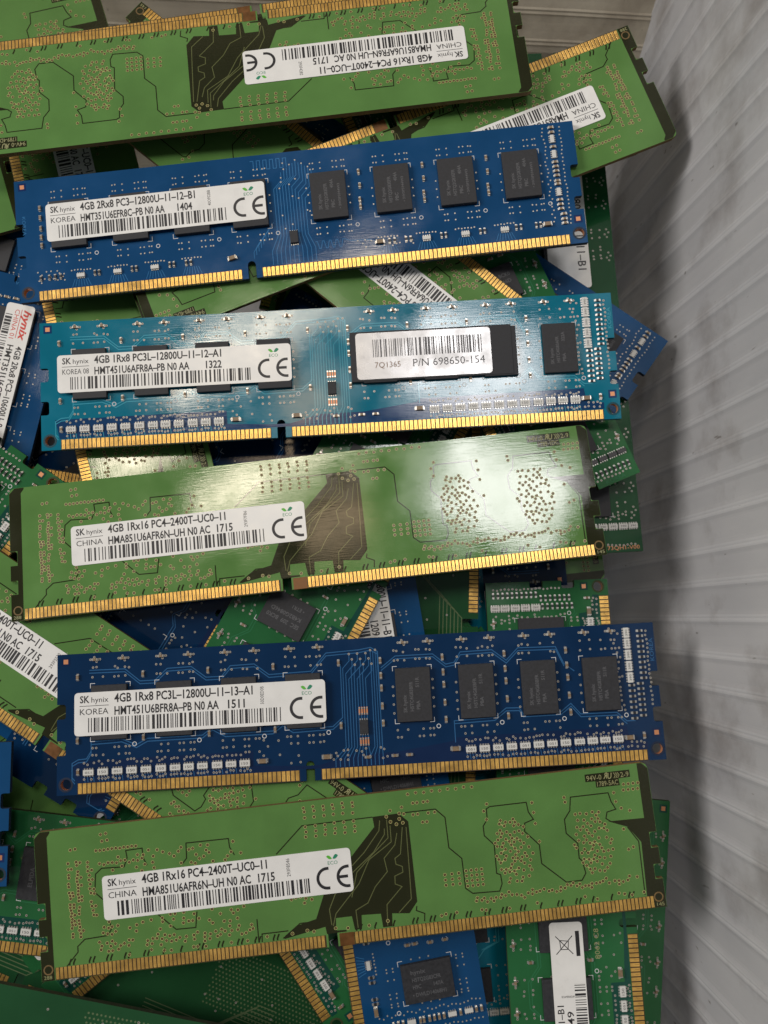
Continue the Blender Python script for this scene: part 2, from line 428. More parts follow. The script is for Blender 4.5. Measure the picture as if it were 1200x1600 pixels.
def contacts(name, x0, x1, pitch, w, h, blank=None):
    b = MB(); n = int(round((x1 - x0) / pitch))
    for k in range(n):
        x = x0 + (k + 0.5) * pitch
        # plated finger, folded over the bevelled board edge
        b.box(x, h / 2 + 0.10, w, h - 0.16, 0.004, 0.05, 0, 0.012)
        b.face([(x - w / 2, 0.02, 0.03), (x - w / 2, -0.05, -0.25), (x + w / 2, -0.05, -0.25), (x + w / 2, 0.02, 0.03)], 0)
        b.box(x + w * 0.05, h * 0.36, w * 0.16, h * 0.42, 0.05, 0.056, 1)
    b.rect(x0 - 0.05, 0.02, x1 + 0.05, h + 0.06, 0.0022, 3)
    if blank: b.box((blank[0] + blank[1]) / 2, h / 2 + 0.05, blank[1] - blank[0], h + 0.1, 0.004, 0.045, 2)
    return b.mesh(name, [GOLD, GOLDD, GOLDB, GOLDGAP])
GOLDGAP = mat('laminate between contacts', (0.050, 0.026, 0.010), 0.5)
GOLDD = mat('worn gold', (0.52, 0.27, 0.060), 0.5, 0.5)

HG = 30.3
def green_board():
    b = MB(); rng = random.Random(11)
    pts = outline(HG, (12.4, 15.6), (5.9, 8.9), 1.6, 61.6, 2.0, 3.9, 1.3)
    board_body(b, pts, [(1.5, 2.2, 0.75), (L - 1.5, 2.2, 0.75)])
    for hx in (1.5, L - 1.5): b.ring(hx, 2.2, 0.77, 1.05, 0.03, EDGE, 14)
    z1 = 0.012
    # bare strips at the two ends
    b.poly([(0.05, 0.02), (2.75, 0.02), (2.72, HG - 1.3), (3.4, HG - 0.4), (3.4, HG - 0.05), (1.3, HG - 0.05), (0.05, HG - 1.3), (0.05, 15.65), (1.65, 15.65), (1.65, 12.35), (0.05, 12.35), (0.05, 8.95), (1.65, 8.95), (1.65, 5.85), (0.05, 5.85)], z1, GAP)
    b.poly([(131.05, HG - 0.05), (131.08, 18.7), (123.2, 18.85), (127.25, 17.25), (129.75, 13.8), (129.4, 2.7), (131.0, 0.02), (L - .05, 0.02), (L - .05, 5.85), (L - 1.65, 5.85), (L - 1.65, 8.95), (L - .05, 8.95), (L - .05, 12.35), (L - 1.65, 12.35), (L - 1.65, 15.65), (L - .05, 15.65), (L - .05, HG - 1.3), (L - 1.3, HG - .05)], z1, GAP)
    # dark routing window in the middle
    b.poly([(72.5, 25.5), (78.2, 25.6), (80.1, 23.7), (80.2, 7.1), (78.3, 4.9), (74.6, 5.3), (74.4, 2.7), (72.4, 2.7), (72.2, 5.5), (68.1, 5.7), (67.9, 2.9), (66.4, 2.9), (66.0, 5.7), (62.6, 5.7), (62.4, 3.2), (64.6, 3.1), (64.6, 2.75), (60.4, 2.72), (60.2, 4.2), (51.5, 2.75), (51.2, 2.9), (54.6, 5.2), (58.4, 6.0), (60.6, 11.0), (68.2, 18.9), (72.7, 23.4)], z1, GAP)
    zt = 0.020
    for k, p in enumerate([[(74.8, 22.8), (74.7, 21.6), (72.0, 18.2), (63.7, 12.0), (61.4, 7.6), (61.6, 4.4)],
              [(76.1, 23.3), (76.0, 19.9), (70.9, 16.8), (68.2, 12.1), (62.7, 6.6), (61.9, 4.2)],
              [(77.4, 21.6), (76.7, 19.2), (74.1, 16.7), (74.5, 13.9), (71.6, 11.1), (69.7, 8.0), (67.0, 6.8), (67.1, 3.2)],
              [(78.7, 22.7), (77.7, 17.2), (76.4, 16.4), (76.5, 15.2), (77.8, 14.6), (77.8, 13.4), (76.0, 12.8), (75.9, 11.2), (77.3, 10.5), (73.7, 7.2), (73.4, 3.0)],
              [(79.5, 22.6), (79.2, 12.7), (79.0, 7.8), (76.1, 5.3)],
              [(74.0, 24.6), (73.6, 22.5), (70.0, 18.4), (66.0, 15.0)],
              [(75.5, 24.6), (75.4, 20.8), (71.5, 17.6), (68.0, 14.5), (66.4, 9.5)]]):
        b.strip(p, 0.17, zt + k * 0.0018, TRACE)
    zl = 0.016
    lines = [[(51.2, 20.1), (57.2, 25.35), (72.5, 25.45)],
        [(78.3, 25.6), (86.2, 25.6), (88.1, 23.65), (88.2, 17.3), (90.7, 14.8), (90.8, 8.6), (92.2, 7.4), (98.0, 7.2), (98.7, 8.65), (98.6, 10.5), (97.8, 10.9), (98.0, 16.8), (96.1, 18.9), (96.1, 20.9), (97.15, 22.2), (97.2, 24.4), (98.0, 24.8), (106.0, 24.8), (106.2, 22.75), (107.1, 21.1), (105.1, 20.5), (104.9, 18.8), (107.7, 15.7), (107.7, 11.8), (112.5, 7.4), (115.9, 7.4), (116.9, 8.75), (116.5, 11.3), (115.9, 12.0), (116.0, 15.1), (113.8, 17.4), (113.8, 20.3), (115.2, 22.0), (115.7, 24.8), (124.0, 24.8), (124.4, 22.9), (125.2, 21.2), (123.2, 20.8), (122.8, 19.5), (123.8, 18.75)],
        [(5.4, 2.5), (7.9, 5.1), (7.9, 6.2), (9.5, 7.5), (14.3, 7.7), (15.1, 8.8), (15.0, 10.7)],
        [(14.1, 14.8), (12.2, 16.7), (12.6, 20.4), (13.95, 21.45), (18.7, 21.2), (19.5, 23.0), (19.3, 24.5), (22.8, 24.6), (22.9, 22.6), (23.6, 21.0)],
        [(31.1, 20.4), (32.1, 21.5), (32.2, 24.6), (41.3, 24.5), (41.4, 22.7), (42.3, 21.0)],
        [(25.2, 10.7), (28.75, 7.3), (32.9, 7.2), (33.4, 10.4)],
        [(45.9, 7.4), (45.9, 2.7)], [(46.6, 2.7), (46.7, 4.3), (52.3, 4.3)], [(51.1, 2.9), (54.9, 5.5), (58.4, 5.5), (59.6, 7.1)],
        [(80.0, 6.2), (79.8, 5.3), (81.5, 4.5), (81.3, 2.9)], [(127.2, 17.2), (129.2, 14.0), (129.0, 2.9)]]
    for k, p in enumerate(lines): b.strip(p, 0.24, zl + (k % 4) * 0.0012, GAP)
    # short breakout traces above the contacts
    for base, n in ((6, 12), (67, 16)):
        for k in range(n):
            x = base + k * 3.9 + rng.uniform(-.3, .3)
            if 58 < x < 66 or x > 129: continue
            for q in range(rng.choice((1, 2, 2))):
                xx = x + q * 0.85
                b.strip([(xx, 2.65), (xx + 0.05, 3.1), (xx + 0.45, 3.9)], 0.34, zl + 0.006 + q * 0.001, GAP)
    v = Vias(b, 'gold'); R = rng.uniform
    for x0, y0, x1, y1, n in ((6.8, 23.2, 7.1, 8.2, 26), (8.8, 23.3, 8.6, 8.1, 24), (11.0, 23.0, 11.7, 11.3, 14)):
        for k in range(n):
            if rng.random() < 0.14: continue
            t = k / (n - 1); v.add(x0 + (x1 - x0) * t + R(-.14, .14), y0 + (y1 - y0) * t)
            if rng.random() < 0.5: v.add(x0 + (x1 - x0) * t + R(.55, .75), y0 + (y1 - y0) * t + R(-.2, .2))
    for x, y in ((7.6, 25.9), (8.6, 26.0), (14.2, 28.4), (15.3, 28.5), (14.4, 27.0), (15.5, 27.1)): v.add(x, y)
    for k in range(11): v.add(13.0 + k * 0.85, 25.2 + R(-.08, .08)); v.add(13.6 + k * 0.9, 22.3 + R(-.35, .35))
    for k in range(110): v.add(R(12, 45), 5.4 + R(-.7, .9) + 0.5 * math.sin(k), 0.7)
    for k in range(60): v.add(R(13, 44), R(7.6, 10.6), 0.72)
    for k in range(50): v.add(R(14, 44), R(19.9, 24.2), 0.75)
    for k in range(34): v.add(R(5, 130), 3.55 + R(-.35, .5), 0.8)
    for i in range(6):
        for j in range(4):
            v.add(57.9 + i * 2.1 + R(-.1, .1), 29.0 - j * 2.1 + (0.3 if j > 1 else 0) + R(-.1, .1))
            if j in (0, 2): v.add(57.9 + i * 2.1 + .1, 28.2 - j * 2.1, .5)
    for i in range(3):
        for j in range(3): v.add(86.7 + i * 1.5, 9.7 + j * 1.08)
    for i in range(4):
        for j in range(4): v.add(91.3 + i * 1.12, 9.0 + j * 1.05)
    def bga(cx, top, bot, w):
        for k in range(300):
            t = rng.random(); y = bot + (top - bot) * t
            x = cx + (t - .5) * -1.2 + (w / 2) * (rng.random() * 2 - 1) * (0.55 + 0.45 * math.sin(t * 3.1))
            v.add(round(x / .34) * .34, round(y / .68) * .68 + .12 * math.sin(x * 2), 0.76)
        near = [p for p in v.pts if abs(p[0] - cx) < w * .62 and bot - 1 < p[1] < top + 1]
        n = 0
        for i, p in enumerate(near):
            for q in near[i + 1:]:
                d = math.hypot(p[0] - q[0], p[1] - q[1])
                if d < 1.25 and rng.random() < 0.30:
                    ux, uy = (q[0] - p[0]) / d, (q[1] - p[1]) / d
                    a = (p[0] + ux * .34, p[1] + uy * .34); c = (q[0] - ux * .34, q[1] - uy * .34)
                    if d > .75: b.strip([a, c], 0.17, 0.0225 + (n % 5) * .0015, HAL if n % 3 else GAP)
                    n += 1
    bga(102.0, 21.6, 8.6, 8.0); bga(119.4, 21.4, 8.6, 8.2)
    for x, y in ((96.6, 24.0), (97.4, 25.4), (97.0, 22.2), (107.2, 24.6), (107.3, 22.5), (107.4, 20.2), (107.8, 16.4), (114.4, 23.9), (114.3, 24.9), (125.2, 24.7), (125.4, 22.8), (126.4, 21.3), (128.2, 20.6), (126.3, 16.9), (127.9, 13.0), (126.8, 12.6)): v.add(x, y)
    for k in range(170):
        t = rng.random(); x = 92.2 + 36 * t; v.add(x, 5.4 + 1.1 * t ** .3 + 0.9 * math.sin(x * 0.9) * 0.5 + R(-.45, .45), 0.66)
    for k in range(9): v.add(80.6 + k * 1.75, 30.3 - 0.95 + (k % 2) * .15)
    for k, x in enumerate((81.5, 82.4, 83.8, 84.7)): v.add(x, 27.4)
    for k, x in enumerate((81.3, 82.3, 84.6, 86.0, 83.2, 84.1)): v.add(x, 25.0 - (k > 3) * 1.8)
    for k in range(4): v.add(127.6 + k * 1.05, 26.2); v.add(127.4 + k * 1.05, 25.0)
    for k in range(16): v.add(R(73.6, 79.6), R(22.4, 26.9), 0.8)
    for k in range(10): v.add(R(52, 58), R(9.5, 11.2), 0.8)
    # certification mark patch
    b.poly([(119.4, 29.15), (129.25, 29.15), (129.3, 27.6), (126.7, 27.55), (126.8, 26.1), (121.6, 26.15), (121.6, 27.5), (119.4, 27.55)], z1 + 0.004, GAP)
    return b.mesh('circuit_board', S_GREEN)
ME_GREEN = green_board()
CON_G = (contacts('gold_contacts', 2.95, 60.1, 0.85, 0.62, 2.45), contacts('gold_contacts', 66.2, 130.9, 0.85, 0.62, 2.45, (63.0, 66.1)))
CON_D = (contacts('gold_contacts', 4.5, 52.5, 1.0, 0.75, 2.3), contacts('gold_contacts', 57.3, 129.3, 1.0, 0.75, 2.3))

HT = 30.0
CX_T = (11.6, 25.7, 39.9, 54.0, 78.3, 92.4, 106.3, 120.2); CY_T = 17.2
CX_B = (12.7, 27.3, 41.8, 55.7, 74.5, 89.5, 104.6, 119.8); CY_B = 17.8
ARR_X = (6.9, 10.0, 13.1, 16.2, 19.3, 22.5, 25.6, 28.5, 31.5, 34.7, 37.7, 40.7, 90.3, 93.3, 96.3, 99.3, 102.3, 105.3, 108.3, 111.3, 114.4, 117.3, 120.1, 123.0)
OUT_D = outline(HT, (16.0, 19.2), (8.2, 11.4), 1.9, 54.9, 1.9, 4.2)
HOLES_D = [(1.95, 2.2, 1.15), (L - 1.75, 2.4, 1.15)]

def ddr_common(b, rng, v, mats_tag):
    for hx, hy, r in HOLES_D: b.ring(hx, hy, r + 0.02, r + 0.42, 0.03, EDGE, 16)
    for x, y in ((1.86, 28.4), (L - 1.6, 5.9)):
        b.rect(x - 0.95, y - 0.95, x + 0.95, y + 0.95, 0.022, GAP); b.rect(x - 0.5, y - 0.5, x + 0.5, y + 0.5, 0.03, CU)

def t_board(mats, style, traces=True):
    """four chips, key area, four chips; resistor arrays above the contacts"""
    b = MB(); rng = random.Random(3); R = rng.uniform
    board_body(b, OUT_D, HOLES_D); v = Vias(b, style); ddr_common(b, rng, v, None)
    b.poly([(3.2, 7.0), (42.5, 7.0), (42.6, 3.9), (53, 3.2), (57, 3.2), (64, 5.0), (74, 5.0), (86.4, 6.6), (86.9, 7.3), (125.2, 7.6), (125.6, 4.6), (129.6, 4.0), (129.6, 2.5), (4.2, 2.5)], 0.010, GAP)
    if traces:
        bus = [[(7.0, 26.3), (14.8, 26.2), (18.1, 23.4), (21.4, 23.4), (24.1, 25.8), (29.4, 25.9), (32.6, 23.4), (36.0, 23.4), (38.0, 25.6), (43.3, 25.7), (46.5, 23.2), (55.8, 23.4), (59.3, 27.2), (66.6, 27.5), (69.3, 27.9), (70.7, 27.0), (70.9, 6.0)],
               [(71.4, 23.3), (74.7, 25.7), (83.1, 25.7), (85.9, 23.3), (87.8, 23.6), (89.3, 25.8), (96.4, 25.9), (99.5, 23.4), (102.3, 26.0), (110.8, 25.8), (112.4, 22.0), (114.6, 20.2)],
               [(87.0, 6.9), (87.0, 10.9), (96.0, 11.1), (98.7, 13.0), (101.6, 12.9), (102.4, 11.5), (110.8, 11.5), (113.2, 13.2), (115.2, 10.8), (123.3, 10.7), (125.4, 8.7), (127.3, 8.7)],
               [(3.9, 2.9), (3.3, 3.6), (3.3, 6.6), (4.6, 7.3), (6.4, 7.4), (7.4, 9.0), (7.4, 11.0), (12.4, 11.1), (14.0, 11.2), (17.2, 9.8), (19.6, 11.0), (31.6, 11.0), (33.8, 12.6), (36.6, 11.0), (47, 11.0), (49.2, 12.6), (51.4, 11.0), (60.2, 11.2), (62.4, 13.0), (62.4, 24.6)]]
        for k, p in enumerate(bus):
            b.strip(p, 0.20, 0.018 + k * 0.0015, TRACE)
            b.strip([(x, y - 0.62) for x, y in p[:-1]], 0.20, 0.025 + k * 0.0015, TRACE)
        for k in range(9):                                      # the bundle beside the key
            x = 62.9 + k * 0.62; y0 = 25.8 - (k % 3) * 1.2
            b.strip([(x + 1.5, y0 + 0.8), (x + 1.5, y0 - 0.6), (x, y0 - 2.2), (x, 6.6), (x - 2.4 + k * 0.35, 4.2), (x - 2.4 + k * 0.35, 2.5)], 0.17, 0.032 + (k % 2) * 0.002, TRACE)
            v.add(x + 1.5, y0 + 0.9)
        for k in range(4):
            b.strip([(69.2 + k * .55, 27.0), (69.2 + k * .55, 6.4), (68.2 + k * .9, 4.6), (68.2 + k * .9, 2.5)], 0.17, 0.037, TRACE); v.add(69.2 + k * .55, 27.3)
    for x in ARR_X:
        for dx in (-.95, -.3, .35, 1.0):
            v.add(x + dx + R(-.15, .15), 6.45 + R(-.35, .45)); v.add(x + dx + R(-.2, .2), 2.95 + R(-.1, .35))
            b.strip([(x + dx, 3.7), (x + dx + .15, 2.5)], 0.14, 0.030, TRACE)
    for cx in CX_T:
        for dx in (-3.9, -3.1, -1.6, 0.9, 1.8, 3.3, 4.1):
            if rng.random() < .85: v.add(cx + dx, 24.75 + R(-.1, .1))
            if rng.random() < .85: v.add(cx + dx + R(-.2, .2), 26.7 + R(-.25, .25))
            if rng.random() < .85: v.add(cx + dx, 9.6)
            if rng.random() < .75: v.add(cx + dx, 8.1 + R(-.05, .05))
        for sx, sy in ((-1, -1), (1, -1), (-1, 1), (1, 1)):      # white corner brackets
            x, y = cx + sx * 4.35, CY_T + sy * 6.2
            b.strip([(x, y - sy * 1.0), (x, y), (x - sx * 1.0, y)], 0.13, 0.042, SK)
        for k in range(8): v.add(cx + (4.45 if k % 2 else -4.45), CY_T - 4 + k + R(-.2, .2))
        b.ring(cx + 5.2, 10.0, 0.35, 0.5, 0.04, SK, 12)
    for y in (28.6,):
        for x in (8.3, 14.5, 22.8, 28.9, 37, 43.4, 51.2, 57.5, 76.5, 82.2, 89.8, 96, 103.8, 109.7, 117.4, 123.4):
            v.add(x - 1.05, y); v.add(x + 1.05, y); v.add(x - .2, y + .5, .3); v.add(x + .3, y - .5, .3)
    for k in range(18): v.add(124.9 + R(-.9, .4), 27.9 - k * 1.05); v.add(131.5 + R(-.2, .2), 28.2 - k * 0.95)
    for k in range(26): v.add(R(60, 72), R(3.4, 6.2), .7); v.add(R(43, 53), R(3.6, 9.5), 1.0); v.add(R(124, 129), R(2.9, 4.4), .7)
    b.text('KOREA', 132.9, 21.5, 5.0, 0.9, 0.03, TRACE, math.pi / 2)
    return b.mesh('circuit_board', mats)

def b_board(mats, style):
    b = MB(); rng = random.Random(8); R = rng.uniform
    board_body(b, OUT_D, HOLES_D); v = Vias(b, style); ddr_common(b, rng, v, None)
    # serpentine delay line at the top and the bundle running to the contacts
    p = [(56.5, 28.6)]
    for k in range(11):
        x = 56.9 + k * 0.78; p += [(x, 28.6 if k % 2 == 0 else 26.3), (x + 0.39, 28.6 if k % 2 == 0 else 26.3), (x + 0.39, 26.3 if k % 2 == 0 else 28.6)]
    b.strip(p, 0.16, 0.020, TRACE)
    p = [(70, 28.9)]
    for k in range(9):
        x = 70.3 + k * 0.8; p += [(x, 7.2 if k % 2 == 0 else 5.4), (x + .4, 7.2 if k % 2 == 0 else 5.4)]
    b.strip(p[1:] + [(78.4, 6.6), (83.5, 6.3)], 0.16, 0.022, TRACE)
    for k in range(11):
        x = 61.6 + k * 0.72; y0 = 27.6 - abs(k - 5) * .5
        b.strip([(x + 2.0, y0), (x + 2.0, y0 - 2 - k * .3), (x, y0 - 4 - k * .3), (x, 9.4), (x - 1.6 + k * .3, 6.0), (x - 1.6 + k * .3, 2.6)], 0.16, 0.024 + (k % 3) * 0.002, TRACE)
        if k % 2: v.add(x + 2.0, y0 + .2)
    for k in range(7): b.strip([(60.9 - k * .62, 13 - k * .75), (59.4 - k * .62, 11.0 - k * .8), (59.4 - k * .62, 9.5 - k * .8)], 0.15, 0.031, TRACE)
    for k in range(24): v.add(R(62.5, 70), R(10, 28), 1.0)
    for cx in CX_B:
        for y in (26.5, 25.0, 10.4, 8.9):
            for dx in (-3.9, -3.2, -1.5, 1.5, 2.4, 3.6, 4.2): v.add(cx + dx + (0.3 if y < 12 else 0), y + R(-.06, .06))
        for sx, sy in ((-1, -1), (1, -1), (-1, 1), (1, 1)):
            x, y = cx + sx * 4.75, CY_B + sy * 6.15
            b.strip([(x, y - sy * 1.1), (x, y), (x - sx * 1.1, y)], 0.13, 0.042, SK)
        b.ring(cx + 6.0, 10.3, 0.35, 0.5, 0.04, SK, 12)
        for k in range(6): v.add(cx + 4.8 * (1 if k % 2 else -1), CY_B - 3 + k)
    for x in (14.7, 23.4, 32.2, 40.9, 78.6, 87.2, 96.2, 105.3, 114.5):
        if x > 45 and x < 80: continue
        for k in range(7): v.add(x - 2.2 + k * .74, 6.55 + R(-.1, .1)); b.strip([(x - 1.5 + k * .5, 4.4), (x - 2.2 + k * .74, 2.6)], 0.13, 0.028 + (k % 2) * .001, TRACE)
    for k in range(30): v.add(R(4.5, 11), R(4.2, 7.0), .6); v.add(R(80, 93), R(4.2, 6.8), .7)
    for k in range(26): v.add(126.2 + R(-.5, .3), 28.8 - k * .92); v.add(130 + R(-.2, .2), 28.8 - k * .95)
    b.text('KOREA', 1.5, 17.8 + 3.2, 4.6, 0.8, 0.03, TRACE, -math.pi / 2)
    return b.mesh('circuit_board', mats)

def plain_back(mats, hatch=True):
    """rear of an older board: dotted ground pour and slanting bundles of light traces"""
    b = MB(); rng = random.Random(21); R = rng.uniform
    board_body(b, OUT_D, HOLES_D); v = Vias(b, 'ring'); ddr_common(b, rng, v, None)
    for k in range(7):
        for x0 in (8, 44, 84):
            p = [(x0, 4.0 + k * .9), (x0 + 12 + k, 4.0 + k * .9), (x0 + 20 + k, 12 + k * .9), (x0 + 30, 12 + k * .9)]
            b.strip(p, 0.22, 0.014 + (k % 2) * .002, TRACE)
    for x0, x1, y, ny in ((4, 26, 23, 6), (44, 60, 23, 6), (78, 92, 23, 6), (97, 126, 13.5, 15), (100, 126, 5, 6)):
        nx = int((x1 - x0) / 0.9)
        for i in range(nx):
            for j in range(ny): b.disc(x0 + i * .9 + (j % 2) * .45, y + j * .95, 0.25, 0.012, TRACE, 5)
    for k in range(70): v.add(R(5, 128), R(3.4, 28), 1.2)
    return b.mesh('circuit_board', mats)

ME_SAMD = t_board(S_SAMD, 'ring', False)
ME_NAVY = t_board(S_NAVY, 'ring'); ME_TEAL = t_board(S_TEAL, 'ring'); ME_SAM = t_board(S_SAM, 'ring')
ME_BLUE = b_board(S_BLUE, 'dot'); ME_DARK = plain_back(S_DARK)

# ---------------------------------------------------------------- stickers
def barcode(seed, x0, x1, y0, y1, z, m, unit=0.20):
    b = MB(); rng = random.Random(seed); x = x0
    while x < x1:
        w = unit * rng.choice((1, 1, 1, 2, 2, 3)); b.rect(x, y0, min(x + w, x1), y1, z, 0)
        x += w + unit * rng.choice((1, 1, 2, 2, 3))
    return b.mesh('barcode', [m])
def ce_mark(x, y, h, z):
    b = MB(); R0 = h / 2; t = h * 0.135
    for cx in (x, x + h * 0.93):
        b.ring(cx, y, R0 - t, R0, z, 0, 22, math.radians(90), math.radians(270))
        for s in (-1, 1):
            b.rect(cx, y + s * (R0 - t / 2) - t / 2, cx + h * .10, y + s * (R0 - t / 2) + t / 2, z, 0)
    b.rect(x + h * 0.93 - R0 + t, y - t / 2, x + h * 0.93 + h * .03, y + t / 2, z, 0)
    return b.mesh('conformity_mark', [INK])
def eco_mark(x, y, z, k=1.0):
    b = MB()
    for s, mi in ((-1, 0), (1, 1)):
        pts = []
        for a in range(13):
            t = a / 12; pts.append((x + s * k * (0.05 + 1.25 * t), y + k * (0.1 + 0.55 * t + 0.75 * math.sin(math.pi * t) * (0.55 if s < 0 else .75))))
        for a in range(11, 0, -1):
            t = a / 12; pts.append((x + s * k * (0.05 + 1.25 * t), y + k * (0.1 + 0.55 * t - 0.55 * math.sin(math.pi * t) * .6)))
        b.poly(pts, z, mi)
    b.text('ECO', x, y - 0.75 * k, 2.1 * k, 0.72 * k, z, 1, anchor='c')
    return b.mesh('eco_mark', [LEAF, LEAFD])

def dash(s): return s.replace('-', '\u2013')

def sticker(parent, kind, x0, y0, x1, y1, zb, d):
    zt = zb + 0.08; z = zt + 0.012
    b = MB(); b.slab(rounded(x0, y0, x1, y1, 0.8), zb, zt, 0)
    st = part('label_sticker', b.mesh('label_sticker', [d.get('paper', PAPER)]), parent)
    W = (x1 - x0) / 55.0; H = (y1 - y0) / 9.2
    X = lambda a: x0 + a * W
    Y = lambda a: y1 - a * H
    t = MB()
    if kind == 'hy':
        t.text('SK', X(1.2), Y(2.2), 2.1 * W, 1.45 * H, z, 0, bold=0.02); t.text('hynix', X(3.7), Y(2.2), 3.7 * W, 1.15 * H, z, 0)
        t.rect(X(1.1), Y(2.95), X(7.5), Y(2.83), z, 0)
        t.text(d['country'], X(1.2), Y(4.75), 6.2 * W, 1.25 * H, z, 0)
        t.text(dash(d['l1']), X(8.7), Y(2.35), (d.get('w1', 39.0) - 8.7) * W, 1.8 * H, z, 0, bold=0.022)
        t.text(dash(d['l2']), X(8.7), Y(5.05), (d.get('w2', 31.5) - 8.7) * W, 1.75 * H, z, 0, bold=0.022)
        t.text(d['date'], X(d.get('wd', 33.4)), Y(5.05), 3.7 * W, 1.75 * H, z, 0, bold=0.022)
        t.text(d['code'], X(41.4), Y(4.6), 3.8 * H, 0.75 * W, z, 0, math.pi / 2)
        part('barcode', barcode(d['seed'], X(3.0), X(45.4), Y(8.5), Y(5.45), z, INK), st)
        part('eco_mark', eco_mark(X(50.9), Y(2.0), z, 1.02 * H), st)
        part('conformity_mark', ce_mark(X(49.4), Y(5.9), 4.75 * H, z), st)
    elif kind == 'red':
        t.text('hynix', X(1.3), Y(3.2), 8.2 * W, 2.3 * H, z, 1, bold=0.03, shear=0.25); t.rect(X(1.3), Y(4.15), X(9.0), Y(3.95), z, 1)
        t.text('CHINA 01', X(1.5), Y(6.1), 7.8 * W, 1.5 * H, z, 1)
        t.text(dash(d['l1']), X(11.0), Y(3.0), 21.5 * W, 1.9 * H, z, 0, bold=0.022); t.text(dash(d['l2']), X(11.0), Y(5.9), 22 * W, 1.9 * H, z, 0, bold=0.022)
        part('barcode', barcode(d['seed'], X(3.0), X(46), Y(8.9), Y(6.7), z, INK), st)
    elif kind == 'sam':
        t.text(dash(d['l1']), X(6.0), Y(2.6), (31 if d.get('bin', True) else 44) * W, 1.75 * H, z, 0, bold=0.01); t.text(dash(d['l2']), X(6.0), Y(5.2), 20 * W, 1.9 * H, z, 0, bold=0.01)
        t.text(d['date'], X(30.5), Y(5.2), 5.2 * W, 1.75 * H, z, 0, bold=0.01)
        t.text('BOAM0000249', X(38.6), Y(2.2), 3.0 * W, 0.55 * H, z, 0, -math.pi / 2)
        part('barcode', barcode(d['seed'], X(3.0), X(41.5), Y(8.9), Y(5.9), z, INK, 0.16), st)
        # crossed-out bin with its bar
        if d.get('bin', True):
         wb = MB(); cx, cy = X(50.0), Y(3.9); a = 1.9
         for p in ([(-a, -a), (a, a)], [(-a, a), (a, -a)]): wb.strip([(cx + q[0], cy + q[1]) for q in p], 0.18, z + (0.003 if p[0][1] > 0 else 0), 0)
         wb.strip([(cx + 0.8, cy - 1.0), (cx + 1.0, cy + 1.0), (cx - 0.9, cy + 0.8), (cx - 0.9, cy - 0.8), (cx + .8, cy - 1.0)], 0.16, z + 0.006, 0)
         wb.rect(X(47.5), Y(8.2), X(53), Y(7.1), z, 0)
         part('bin_symbol', wb.mesh('bin_symbol', [INK]), st)
    elif kind == 'pn':
        t.text('7Q1365', x0 + 4.2, y0 + 2.6, 5.9, 1.3, z, 1); t.text('P/N 698650-154', x0 + 13.0, y0 + 2.5, 16.6, 1.75, z, 2)
        part('barcode', barcode(77, x0 + 3.9, x1 - 2.0, y0 + 5.1, y0 + 9.3, z, INKG, 0.17), st)
    part('printed_text', t.mesh('printed_text', [INK, INKRED if kind == 'red' else INKBROWN, INKG]), st)
    return st

